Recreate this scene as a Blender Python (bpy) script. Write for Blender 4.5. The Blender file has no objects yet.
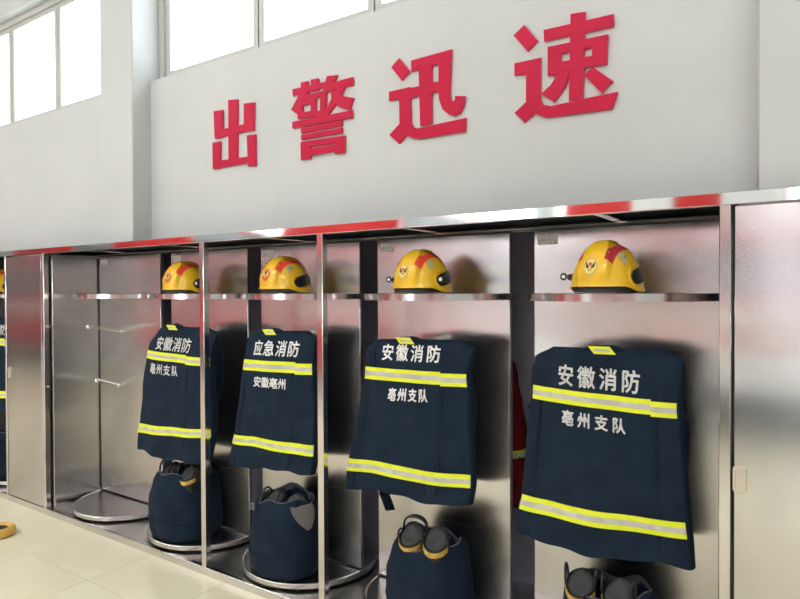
import bpy, bmesh, math, random
from mathutils import Vector, Matrix, noise
PI = math.pi
S = bpy.context.scene
COL = S.collection

# ------------------------------------------------------------------ camera, sky, added fill lamps, exposure
EYE = 1.645
yaw, pitch, roll = 0.5946, -0.0134, -0.0040
fwd = Vector((-math.sin(yaw)*math.cos(pitch), math.cos(yaw)*math.cos(pitch), math.sin(pitch)))
rt0 = Vector((math.cos(yaw), math.sin(yaw), 0)); up0 = rt0.cross(fwd)
rt = rt0*math.cos(roll) + up0*math.sin(roll); up = -rt0*math.sin(roll) + up0*math.cos(roll)
cam = bpy.data.objects.new('camera', bpy.data.cameras.new('camera'))
COL.objects.link(cam)
M4 = Matrix.Identity(4)
for i in range(3):
    M4[i][0], M4[i][1], M4[i][2] = rt[i], up[i], -fwd[i]
M4.translation = (0, 0, EYE)
cam.matrix_world = M4
cam.data.sensor_width = 36; cam.data.lens = 629.25/800*36; cam.data.clip_start = .05
S.camera = cam

world = bpy.data.worlds.new('overcast_sky'); S.world = world; world.use_nodes = True
bg = world.node_tree.nodes['Background']
bg.inputs[0].default_value = (.88, .95, 1, 1); bg.inputs[1].default_value = 6.5

S.view_settings.view_transform = 'Standard'; S.view_settings.look = 'None'
S.view_settings.gamma = 1; S.view_settings.use_curve_mapping = False
S.view_settings.exposure = 0.07

sun = bpy.data.objects.new('sun', bpy.data.lights.new('sun', 'SUN')); COL.objects.link(sun)
sun.data.energy = 3.5; sun.data.angle = .02; sun.data.color = (1, .97, .90)
sun.rotation_euler = Vector((.42, 1.0, 1.0)).to_track_quat('Z', 'Y').to_euler()

FILL_POWER = 42
FILL_SPOTS = [(x, y) for y in (-0.9, -3.9, -8.0) for x in (-10.5, -6.5, -2.5, 1.5)]  # unseen ceiling lamps, added to light the wall and floor evenly
for x, y in FILL_SPOTS:
    ld = bpy.data.lights.new('fill_light', 'AREA'); ld.shape = 'RECTANGLE'; ld.size = 2.4; ld.size_y = .5
    ld.energy = FILL_POWER*(1.7 if y > -1 else 1); ld.color = (.94, 1, .97)
    lo = bpy.data.objects.new('fill_light', ld); COL.objects.link(lo); lo.location = (x, y, 5.06)

# ------------------------------------------------------------------ materials
def mat(name, color, rough=.5, metal=0, **kw):
    m = bpy.data.materials.new(name); m.use_nodes = True
    b = m.node_tree.nodes['Principled BSDF']
    b.inputs['Base Color'].default_value = (*color, 1); b.inputs['Roughness'].default_value = rough
    b.inputs['Metallic'].default_value = metal
    for k, v in kw.items(): b.inputs[k.replace('_', ' ')].default_value = v
    return m
def nodes(m): return m.node_tree.nodes, m.node_tree.links, m.node_tree.nodes['Principled BSDF']
def noise_color(m, c0, c1, scale=6, detail=4, stretch=(1, 1, 1), lo=.35, hi=.65, coord='Object'):
    n, l, b = nodes(m)
    tc = n.new('ShaderNodeTexCoord'); mp = n.new('ShaderNodeMapping'); tx = n.new('ShaderNodeTexNoise'); r = n.new('ShaderNodeValToRGB')
    mp.inputs['Scale'].default_value = stretch; tx.inputs['Scale'].default_value = scale; tx.inputs['Detail'].default_value = detail
    l.new(tc.outputs[coord], mp.inputs[0]); l.new(mp.outputs[0], tx.inputs['Vector']); l.new(tx.outputs['Fac'], r.inputs[0])
    r.color_ramp.elements[0].position = lo; r.color_ramp.elements[1].position = hi
    r.color_ramp.elements[0].color = (*c0, 1); r.color_ramp.elements[1].color = (*c1, 1)
    l.new(r.outputs[0], b.inputs['Base Color'])
    return m
def bump(m, scale, strength, dist=.01, stretch=(1, 1, 1), detail=3, coord='Object'):
    n, l, b = nodes(m)
    tc = n.new('ShaderNodeTexCoord'); mp = n.new('ShaderNodeMapping'); tx = n.new('ShaderNodeTexNoise'); bp = n.new('ShaderNodeBump')
    mp.inputs['Scale'].default_value = stretch; tx.inputs['Scale'].default_value = scale; tx.inputs['Detail'].default_value = detail
    bp.inputs['Strength'].default_value = strength; bp.inputs['Distance'].default_value = dist
    l.new(tc.outputs[coord], mp.inputs[0]); l.new(mp.outputs[0], tx.inputs['Vector']); l.new(tx.outputs['Fac'], bp.inputs['Height'])
    old = b.inputs['Normal'].links[0].from_socket if b.inputs['Normal'].links else None
    if old: l.new(old, bp.inputs['Normal'])
    l.new(bp.outputs[0], b.inputs['Normal'])
    return m
def steel(name, col, rough, aniso=.75, wave=.25, metal=1.0, wscale=2.2):
    """vertically brushed sheet: sharp up and down, smeared sideways, gently buckled"""
    m = mat(name, col, rough, metal); n, l, b = nodes(m)
    noise_color(m, tuple(c*.86 for c in col), tuple(min(1, c*1.06) for c in col), 3.2, 6, (1, 1, .6), .3, .7)
    g = n.new('ShaderNodeNewGeometry'); vm = n.new('ShaderNodeVectorMath'); vm.operation = 'CROSS_PRODUCT'
    vm.inputs[1].default_value = (.03, 0, 1); l.new(g.outputs['Normal'], vm.inputs[0])
    l.new(vm.outputs[0], b.inputs['Tangent']); b.inputs['Anisotropic'].default_value = aniso
    if wave: bump(m, wscale, wave, .012, (1, 1, 1.3), 1.5, 'Generated' if False else 'Object')
    return m
M = {}
M['wall'] = noise_color(mat('white_plaster', (.55, .563, .565), .75), (.53, .543, .545), (.575, .587, .588), 1.4, 6)
bump(M['wall'], 40, .06, .004)
M['ceiling'] = mat('white_ceiling', (.8, .8, .78), .8)
M['frame_white'] = mat('white_aluminium', (.50, .51, .49), .45)
M['glass'] = mat('window_glass', (1, 1, 1), .02, 0, Transmission_Weight=1.0, IOR=1.05)
M['tile'] = noise_color(mat('cream_polished_tile', (.84, .78, .60), .16), (.82, .755, .57), (.87, .81, .635), 2.2, 5)
M['grout'] = mat('tile_grout', (.42, .38, .30), .8)
M['steel'] = steel('brushed_steel_sheet', (.66, .645, .64), .23, .85, .4)
M['steel_door'] = steel('brushed_steel_door', (.62, .605, .60), .17, .85, .15)
M['steel_mirror'] = steel('mirror_steel_header', (.80, .80, .79), .05, .2, .05)
M['steel_trim'] = steel('polished_steel_trim', (.72, .70, .69), .16, .4, 0)
M['steel_floor'] = noise_color(mat('worn_steel_floor', (.6, .58, .56), .3, 1.0), (.52, .50, .50), (.66, .64, .62), 4, 5)
M['steel_dark'] = mat('grey_inner_panel', (.62, .62, .76), .6)
M['roof_shade'] = mat('dark_blue_grey_underside', (.030, .036, .046), .6, 0, Specular_IOR_Level=.12)  # shade under the roof sheet is put into this dark colour
M['rod'] = mat('chrome_rod', (.78, .77, .75), .16, 1.0)
M['black_gap'] = mat('black_rubber_seal', (.012, .012, .013), .6)
M['sticker'] = noise_color(mat('pale_sticker', (.6, .58, .56), .5), (.55, .54, .54), (.85, .84, .83), 90, 2)
M['latch'] = mat('nickel_latch', (.68, .62, .53), .35, .7)
M['red_acrylic'] = noise_color(mat('red_acrylic', (.50, .004, .044), .45, Specular_IOR_Level=.2), (.47, .0035, .040), (.53, .005, .048), 5, 3)
M['red_edge'] = mat('pale_acrylic_edge', (.74, .04, .11), .4)
M['cloth'] = noise_color(mat('navy_aramid_cloth', (.011, .021, .039), .9, Specular_IOR_Level=.15), (.009, .018, .034), (.014, .025, .046), 9, 5)
bump(M['cloth'], 260, .15, .002); bump(M['cloth'], 14, .35, .012)
M['cloth_dark'] = mat('black_lining', (.006, .008, .012), .9, Specular_IOR_Level=.15)
M['cloth_red'] = noise_color(mat('red_rescue_cloth', (.30, .02, .025), .9, Specular_IOR_Level=.1), (.13, .008, .013), (.19, .012, .014), 9, 4)
M['tape'] = noise_color(mat('fluorescent_yellow_tape', (.78, .86, .02), .55), (.74, .82, .02), (.84, .90, .04), 12, 4)
M['tape_silver'] = noise_color(mat('silver_reflective_band', (.56, .55, .50), .42, .2), (.48, .47, .43), (.64, .63, .58), 16, 5)
M['print'] = noise_color(mat('silver_print', (.62, .62, .63), .5), (.50, .50, .52), (.70, .70, .71), 30, 4)
M['print_white'] = noise_color(mat('white_print', (.8, .8, .81), .5), (.66, .66, .68), (.86, .86, .87), 40, 4)
M['helmet'] = noise_color(mat('yellow_helmet_shell', (.80, .46, .02), .33), (.70, .39, .025), (.84, .50, .02), 9, 6, lo=.3, hi=.55)
M['helmet'].node_tree.nodes['Principled BSDF'].inputs['Coat Weight'].default_value = .25
M['helmet_scuff'] = noise_color(mat('scuffed_grey_patch', (.45, .40, .25), .6), (.62, .42, .08), (.40, .38, .33), 22, 5)
M['helmet_red'] = mat('red_reflective_strip', (.85, .065, .035), .4)
M['helmet_maroon'] = mat('dull_red_reflective_strip', (.48, .035, .05), .4)
M['black_plastic'] = mat('black_plastic', (.012, .013, .017), .4)
M['badge'] = mat('pale_yellow_badge', (.80, .60, .16), .4)
M['badge_red'] = mat('red_badge', (.55, .08, .03), .4)
M['badge_dark'] = mat('dark_badge_ink', (.07, .03, .03), .5)
M['white_plastic'] = mat('white_plastic', (.85, .85, .84), .3)
M['boot'] = mat('black_boot_leather', (.012, .013, .016), .42)
M['boot_lining'] = mat('grey_boot_lining', (.045, .046, .05), .8)
M['gold'] = noise_color(mat('yellow_reflective_band', (.62, .40, .06), .4), (.50, .30, .05), (.78, .54, .12), 40, 3)
M['grey_cloth'] = mat('grey_inner_cloth', (.10, .105, .12), .9)
M['tan_cloth'] = mat('worn_brown_grey_cloth', (.17, .145, .135), .9)
M['yellow_rubber'] = noise_color(mat('yellow_rubber', (.72, .44, .08), .45), (.64, .38, .07), (.78, .50, .11), 12, 4)
M['truck_red'] = mat('fire_engine_red', (.62, .015, .02), .2, 0, Coat_Weight=.6)
M['truck_white'] = mat('white_vehicle_band', (.82, .82, .80), .3)
M['truck_glass'] = mat('windscreen', (.22, .24, .25), .08)
M['shutter'] = mat('aluminium_shutter', (.75, .76, .76), .4)
M['tyre'] = mat('black_tyre', (.02, .02, .02), .8)
M['lamp'] = mat('fill_housing', (.8, .8, .78), .4)
M['asphalt'] = mat('pale_concrete_yard', (.55, .54, .50), .85)

# ------------------------------------------------------------------ mesh helpers
class MB:
    def __init__(s): s.bm = bmesh.new()
    def box(s, x0, x1, y0, y1, z0, z1, bev=0, seg=1):
        r = bmesh.ops.create_cube(s.bm, size=1)
        for v in r['verts']:
            v.co = ((x0+x1)/2+v.co.x*(x1-x0), (y0+y1)/2+v.co.y*(y1-y0), (z0+z1)/2+v.co.z*(z1-z0))
        if bev:
            es = list({e for v in r['verts'] for e in v.link_edges})
            bmesh.ops.bevel(s.bm, geom=es, offset=bev, segments=seg, affect='EDGES', profile=.5)
        return s
    def grid(s, P, closed_u=False, closed_v=False, flip=False):
        """P[i][j] points -> quads"""
        V = [[s.bm.verts.new(p) for p in row] for row in P]
        n, m = len(V), len(V[0])
        for i in range(n if closed_v else n-1):
            for j in range(m if closed_u else m-1):
                q = [V[i][j], V[i][(j+1) % m], V[(i+1) % n][(j+1) % m], V[(i+1) % n][j]]
                if flip: q.reverse()
                try: s.bm.faces.new(q)
                except ValueError: pass
        return V
    def face(s, vs):
        try: s.bm.faces.new(vs)
        except ValueError: pass
    def lathe(s, prof, n=32, cx=0, cy=0, a0=0, a1=2*PI, sx=1, sy=1):
        full = abs(a1-a0-2*PI) < 1e-6
        k = n if full else n+1
        P = [[(cx+r*sx*math.cos(a0+(a1-a0)*i/n), cy+r*sy*math.sin(a0+(a1-a0)*i/n), z) for i in range(k)] for r, z in prof]
        return s.grid(P, closed_u=full)
    def tube(s, pts, r, n=8, cap=True, closed=False):
        pts = [Vector(p) for p in pts]; rings = []
        m = len(pts)
        for i, p in enumerate(pts):
            if closed: t = pts[(i+1) % m]-pts[i-1]
            else: t = pts[min(i+1, m-1)]-pts[max(i-1, 0)]
            t.normalize()
            a = t.cross(Vector((0, 0, 1)))
            if a.length < .05: a = t.cross(Vector((1, 0, 0)))
            a.normalize(); b = t.cross(a)
            rr = r[i] if isinstance(r, (list, tuple)) else r
            rings.append([p+(a*math.cos(2*PI*k/n)+b*math.sin(2*PI*k/n))*rr for k in range(n)])
        V = s.grid(rings, closed_u=True, closed_v=closed)
        if cap and not closed:
            s.face(V[0][::-1]); s.face(V[-1])
        return s
    def prism(s, pts, y0, y1):
        """polygon of (x,z) pushed from y0 (front) to y1"""
        a = [s.bm.verts.new((x, y0, z)) for x, z in pts]; b = [s.bm.verts.new((x, y1, z)) for x, z in pts]
        s.face(a); s.face(b[::-1]); n = len(a)
        for i in range(n): s.face([a[i], b[i], b[(i+1) % n], a[(i+1) % n]])
        return s
    def build(s, name, m, parent=None, smooth=True, loc=None, recalc=True, mods=()):
        if recalc: bmesh.ops.recalc_face_normals(s.bm, faces=s.bm.faces)
        me = bpy.data.meshes.new(name); s.bm.to_mesh(me); s.bm.free()
        ms = m if isinstance(m, list) else [m]
        for k in ms: me.materials.append(k)
        if smooth:
            me.polygons.foreach_set('use_smooth', [True]*len(me.polygons))
            me.set_sharp_from_angle(angle=math.radians(38))
        o = bpy.data.objects.new(name, me); COL.objects.link(o)
        if parent: o.parent = parent
        if loc: o.location = loc
        for t, kw in mods:
            md = o.modifiers.new(t.lower(), t)
            for k, v in kw.items(): setattr(md, k, v)
        return o
def box(name, m, x0, x1, y0, y1, z0, z1, parent=None, bev=0):
    return MB().box(x0, x1, y0, y1, z0, z1, bev).build(name, m, parent)
def thing(name, label, cat, loc=(0, 0, 0), rz=0, group=None):
    o = bpy.data.objects.new(name, None); COL.objects.link(o); o.empty_display_size = .1
    o.location = loc; o.rotation_euler = (0, 0, rz)
    return tag(o, label, cat, group)
def tag(o, label, cat, group=None):
    o['label'] = label; o['category'] = cat
    if group: o['group'] = group
    return o
def structure(o): o['kind'] = 'structure'; return o
def copy_thing(src, loc, label, rz=0, skip=()):
    r = src.copy(); COL.objects.link(r); r.location = loc; r.rotation_euler = (0, 0, rz); r['label'] = label
    for ch in list(src.children):
        if ch.name.split('.')[0] in skip: continue
        c = ch.copy(); COL.objects.link(c); c.parent = r
        for g in list(ch.children):
            d = g.copy(); COL.objects.link(d); d.parent = c
    return r
def smooth01(t): t = max(0, min(1, t)); return t*t*(3-2*t)

# ------------------------------------------------------------------ measured layout (metres; x along the lockers, y away from the room)
FRONT = 2.371            # plane of the locker fronts
AXIS = 2.785             # plane of the turning racks
WALL = 2.60              # wall above the lockers
BAY = .90
X_RIGHT = -.282          # right end of the open bays
CENTRE = {'E': -.732, 'D': -1.632, 'C': -2.532, 'B': -3.432, 'A': -4.332, 'Z': -5.815}
X_LEFT = X_RIGHT - 5*BAY  # -4.782
HALL = (-20.0, 6.0, -13.0, 5.2)

# ------------------------------------------------------------------ room shell
fl = structure(box('floor', M['grout'], HALL[0], HALL[1], HALL[2], 3.4, -.06, -.0035))
TS = .675; tile_me = None
for i in range(-7, 4):
    for j in range(-5, 1):
        x0 = -2.81+TS*i; y1 = 1.955+TS*(j+1)
        x1, y0 = x0+TS, y1-TS
        if y0 > FRONT+.03: continue
        if tile_me is None:
            o = MB().box(.0015, TS-.0015, .0015, TS-.0015, -.006, 0, .0008).build('floor_tile', M['tile'], fl, smooth=False); tile_me = o.data
        else:
            o = bpy.data.objects.new('floor_tile', tile_me); COL.objects.link(o); o.parent = fl
        o.location = (x0, y0, 0)
mb = MB()
for i in range(-21, 14):
    for j in range(-22, 1):
        if -7 <= i < 4 and j >= -5: continue
        x0 = -2.81+TS*i; y0 = 1.955+TS*j
        if x0 < HALL[0] or x0+TS > HALL[1] or y0 < HALL[2]: continue
        mb.box(x0+.0015, x0+TS-.0015, y0+.0015, y0+TS-.0015, -.006, 0)
o = mb.build('floor_tiles_beyond', M['tile'], fl, smooth=False); o['kind'] = 'stuff'; o.name = 'floor_tile_field'

SILL, HEAD = 3.07, 4.02
structure(box('wall_front', M['wall'], HALL[0], HALL[1], WALL, WALL+.24, 1.974, SILL))
structure(box('trim_1', M['wall'], HALL[0], HALL[1], WALL, WALL+.24, HEAD, HALL[3]))          # wall strip over the windows
structure(box('wall_left', M['wall'], HALL[0]-.2, HALL[0], HALL[2], 3.4, 0, HALL[3]))
structure(box('wall_right', M['wall'], HALL[1], HALL[1]+.2, HALL[2], 3.4, 0, HALL[3]))
structure(box('ceiling', M['ceiling'], HALL[0], HALL[1], HALL[2], WALL+.24, HALL[3], HALL[3]+.2))
# the wall beside the lockers, outside the picture on both sides
structure(box('wall_front_low_left', M['wall'], HALL[0], -6.33, WALL, WALL+.24, 0, 1.974)).name = 'wall_front_left'
structure(box('wall_front_low_right', M['wall'], .335, HALL[1], WALL, WALL+.24, 0, 1.974)).name = 'wall_front_right'
# piers between the windows
PIERS = [-4.166+3.97*k for k in (-4, -3, -2, -1, 0, 1, 2)]
for k, x in enumerate(PIERS):
    structure(box('trim_%d' % (k+2), M['wall'], x, x+.376, 2.463, WALL+.24, 1.975, HALL[3], bev=.008))
# windows between the piers
def window(n, x0, x1, mull):
    r = structure(thing('window_%d' % n, '', ''))
    for k in ('label', 'category'): del r[k]
    r.location = (x0, 2.70, SILL); w = x1-x0; h = HEAD-SILL
    fr = MB().box(0, w, -.03, .06, -.005, .03).box(0, w, -.03, .06, h-.05, h+.005).box(0, .05, -.03, .06, .03, h-.05).box(w-.05, w, -.03, .06, .03, h-.05)
    fr.build('window_frame', M['frame_white'], r)
    xs = [.05]+[m-x0 for m in mull]+[w-.05]
    for a, b in zip(xs, xs[1:]):
        s = MB()
        s.box(a-.004, a+.046, -.012, .02, .03, h-.05).box(b-.046, b+.004, -.012, .02, .03, h-.05)
        s.box(a+.046, b-.046, -.012, .02, .03, .072).box(a+.046, b-.046, -.012, .02, h-.09, h-.05)
        sa = s.build('window_sash', M['frame_white'], r)
        MB().box(a+.03, b-.03, .002, .007, .068, h-.086).build('window_pane', M['glass'], sa, smooth=False)
for k in range(len(PIERS)-1):
    x0, x1 = PIERS[k]+.376, PIERS[k+1]
    if k == 3: mull = [x1-.94-.04-.77*j for j in (3, 2, 1, 0)]
    elif k == 4: mull = [-2.84, -1.972, -1.09]
    else: mull = [x0+(x1-x0)*j/4 for j in (1, 2, 3)]
    window(k+1, x0, x1, mull)
# rear of the hall: piers and header round the open vehicle doors, yard outside
DOORS = [-17.4, -14.2+.9-1, -9.3, -4.4, .5, 4.6]
xs = [HALL[0]]
for c in DOORS: xs += [c-2.1, min(HALL[1]-.2, c+2.1)] if c < 4 else [c-1.6, HALL[1]-.2]
xs.append(HALL[1])
mb = MB()
for a, b in zip(xs[::2], xs[1::2]): mb.box(a, b, HALL[2]-.25, HALL[2], 0, 4.5)
mb.box(HALL[0], HALL[1], HALL[2]-.25, HALL[2], 4.5, HALL[3])
structure(mb.build('wall_rear', M['wall'], smooth=False))
structure(box('ground', M['asphalt'], -40, 30, -45, HALL[2]-.02, -.08, -.01))

# ------------------------------------------------------------------ locker frame with its open bays
BACK = 3.22
fr = thing('locker_frame', 'long stainless steel frame of open bays set under the white wall', 'locker frame', (X_LEFT, FRONT, 0))
def fpart(name, m, x0, x1, y0, y1, z0, z1, bev=.002):
    o = box(name, m, x0, x1, y0, y1, z0, z1, fr, bev); o.matrix_parent_inverse = Matrix.Translation((-X_LEFT, -FRONT, 0)); return o
LX0 = -6.30
fpart('header', M['steel_mirror'], LX0, .33, FRONT, FRONT+.022, 1.931, 1.973)
fpart('roof_sheet', M['roof_shade'], LX0, .33, FRONT+.022, BACK, 1.960, 1.972)
fpart('base_sheet', M['steel_floor'], LX0, .33, FRONT+.03, BACK, .03, .044)
fpart('plinth', M['steel_trim'], LX0, .33, FRONT-.002, FRONT+.03, 0, .046)
fpart('rear_sheet', M['steel_dark'], LX0, .33, BACK, BACK+.02, 0, 1.97)
fpart('end_sheet', M['steel'], LX0-.02, LX0, FRONT, BACK, 0, 1.973)
fpart('guide_rail', M['steel_trim'], X_LEFT+.02, X_RIGHT, AXIS-.06, AXIS-.045, 1.927, 1.938)
fpart('guide_rail', M['steel_trim'], X_LEFT+.02, X_RIGHT, AXIS+.045, AXIS+.06, 1.927, 1.938)
for k in 'ABCDE':
    fpart('cross_brace', M['steel_trim'], CENTRE[k]-.018, CENTRE[k]+.018, FRONT+.022, AXIS-.06, 1.938, 1.958)
for x in (-2.982, -2.082):
    p = fpart('post', M['steel_trim'], x-.019, x+.019, FRONT-.006, FRONT+.034, .046, 1.932, .003)
p = fpart('post', M['steel_trim'], -.298, -.262, FRONT-.006, FRONT+.034, .046, 1.932, .003)
p = fpart('post', M['steel_trim'], -4.800, -4.765, FRONT-.006, FRONT+.034, .046, 1.932, .003)
fpart('side_sheet', M['steel'], -4.764, -4.738, FRONT+.045, BACK, .046, 1.931)
fpart('post_bracket', M['steel_trim'], -4.765, -4.728, FRONT+.004, FRONT+.030, 1.385, 1.405)
fpart('post_bracket', M['steel_trim'], -4.765, -4.735, FRONT+.004, FRONT+.030, .945, .957)
fpart('post', M['steel_trim'], -5.372, -5.348, FRONT-.006, FRONT+.034, .046, 1.932, .003)

# ------------------------------------------------------------------ closed lockers
def locker(name, label, x0, x1, hx, hz):
    r = thing(name, label, 'locker', (x0, FRONT, .046))
    w, h = x1-x0, 1.885
    MB().box(0, .012, .03, .82, 0, h).box(w-.012, w, .03, .82, 0, h).box(.012, w-.012, .80, .82, 0, h).box(.012, w-.012, .03, .8, 0, .012).box(.012, w-.012, .03, .8, h-.012, h).build('carcass', M['steel'], r)
    box('gap_strip', M['black_gap'], -.001, .014, .012, .029, .002, h-.002, r)  # black strip stands in for the dark open gap beside the door
    d = box('door', M['steel_door'], .006, w-.004, -.002, .020, .004, h-.006, r, .003)
    # recessed pull latch: plate with a rounded cup
    def stad(w2, h2, rr, n=6):
        pts = []
        for cx, cz, a0 in ((w2-rr, h2-rr, 0), (-w2+rr, h2-rr, PI/2), (-w2+rr, -h2+rr, PI), (w2-rr, -h2+rr, 1.5*PI)):
            for k in range(n+1): pts.append((cx+rr*math.cos(a0+k*PI/2/n), cz+rr*math.sin(a0+k*PI/2/n)))
        return pts
    m = MB()
    A = stad(.021, .045, .012); B = stad(.013, .034, .010)
    P = [[(hx+a, -.002, hz+c) for a, c in A], [(hx+a, -.009, hz+c) for a, c in stad(.0195, .0435, .011)], [(hx+a, -.009, hz+c) for a, c in B], [(hx+a, -.004, hz+c) for a, c in stad(.011, .032, .009)]]
    V = m.grid(P, closed_u=True); m.face(V[-1])
    m.build('latch', M['latch'], d)
    return r
locker('storage_locker', 'closed steel locker with narrow door left of the empty bay', -5.348, -4.802, .045, .972)
locker('storage_locker', 'closed steel locker with tall door at the right end of the row', -.259, .318, .024, .965)

# ------------------------------------------------------------------ turning racks
def make_rack(c, label, group):
    r = thing('rotating_rack', label, 'rack', (CENTRE[c], AXIS, .044), 0, group)
    z0 = .044
    m = MB(); m.box(-.39, .39, -.014, .014, .096-z0, 1.922-z0, .003)
    m.build('back_panel', M['steel'], r)
    t = MB()
    V = t.lathe([(.36, .058-z0), (.398, .058-z0), (.402, .062-z0), (.402, .086-z0), (.398, .09-z0), (.392, .091-z0), (.388, .087-z0), (.2, .086-z0), (.02, .086-z0)], 72)
    t.face(V[-1]); t.face(V[0][::-1])
    t.build('tray', M['steel'], r)
    k = MB(); k.lathe([(.08, .0), (.08, .014)], 24); k.build('turntable_bearing', M['black_gap'], r)
    for sgn in (-1, 1):
        s = MB(); n = 40; ry = .372
        A = [(.392*math.cos(PI*i/n), sgn*(.014+ry*math.sin(PI*i/n))) for i in range(n+1)]
        rows = [[(x, y, 1.601-z0) for x, y in A], [(x, y, 1.632-z0) for x, y in A], [(x*.985, sgn*.014+(y-sgn*.014)*.985, 1.6345-z0) for x, y in A], [(x*.96, sgn*.014+(y-sgn*.014)*.96, 1.6345-z0) for x, y in A]]
        V = s.grid(rows); s.face(V[-1]); s.face([V[0][i] for i in range(n+1)][::-1])
        s.build('helmet_shelf', M['steel_trim'], r)
        for px, pz, L, rise in ((-.10, 1.349, .255, .046), (-.146, .933, .17, .058)):
            px *= -sgn
            g = MB(); y0 = sgn*.014
            g.tube([(px, y0, pz-z0), (px, y0+sgn*L, pz-z0+rise)], .0135, 12)
            g.lathe([(.001, -.001), (.017, 0), (.017, .006), (.009, .012)], 16)
            bm = g.bm; vs = [v for v in bm.verts if abs(v.co.z) < .05 and v.co.length < .05]
            for v in vs: v.co = Vector((px+v.co.x, y0+sgn*v.co.z, pz-z0+v.co.y))
            nb = len(bm.verts); bmesh.ops.create_uvsphere(bm, u_segments=12, v_segments=8, radius=.0185, matrix=Matrix.Translation((px, y0+sgn*L, pz-z0+rise)))
            g.build('hanging_peg', M['rod'], r)
    st = box('sticker', M['sticker'], -.372, -.275, -.0155, -.014, 1.855-z0, 1.9-z0, r)
    return r
RG = 'rotating steel racks in the open bays'
rack = make_rack('A', 'bare steel rotating rack with two empty pegs and empty round tray', RG)
for c, lab in (('B', 'steel rotating rack of the second open bay from the left, behind the first hung coat'),
               ('C', 'steel rotating rack behind the coat lettered 应急消防'),
               ('D', 'steel rotating rack behind the coat third from the left, between thin post and black gap'),
               ('E', 'steel rotating rack at right end, nearest the tall closed locker'),
               ('Z', 'steel rotating rack cut by left picture edge beyond narrow locker')):
    copy_thing(rack, (CENTRE[c], AXIS, .044), lab)

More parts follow.
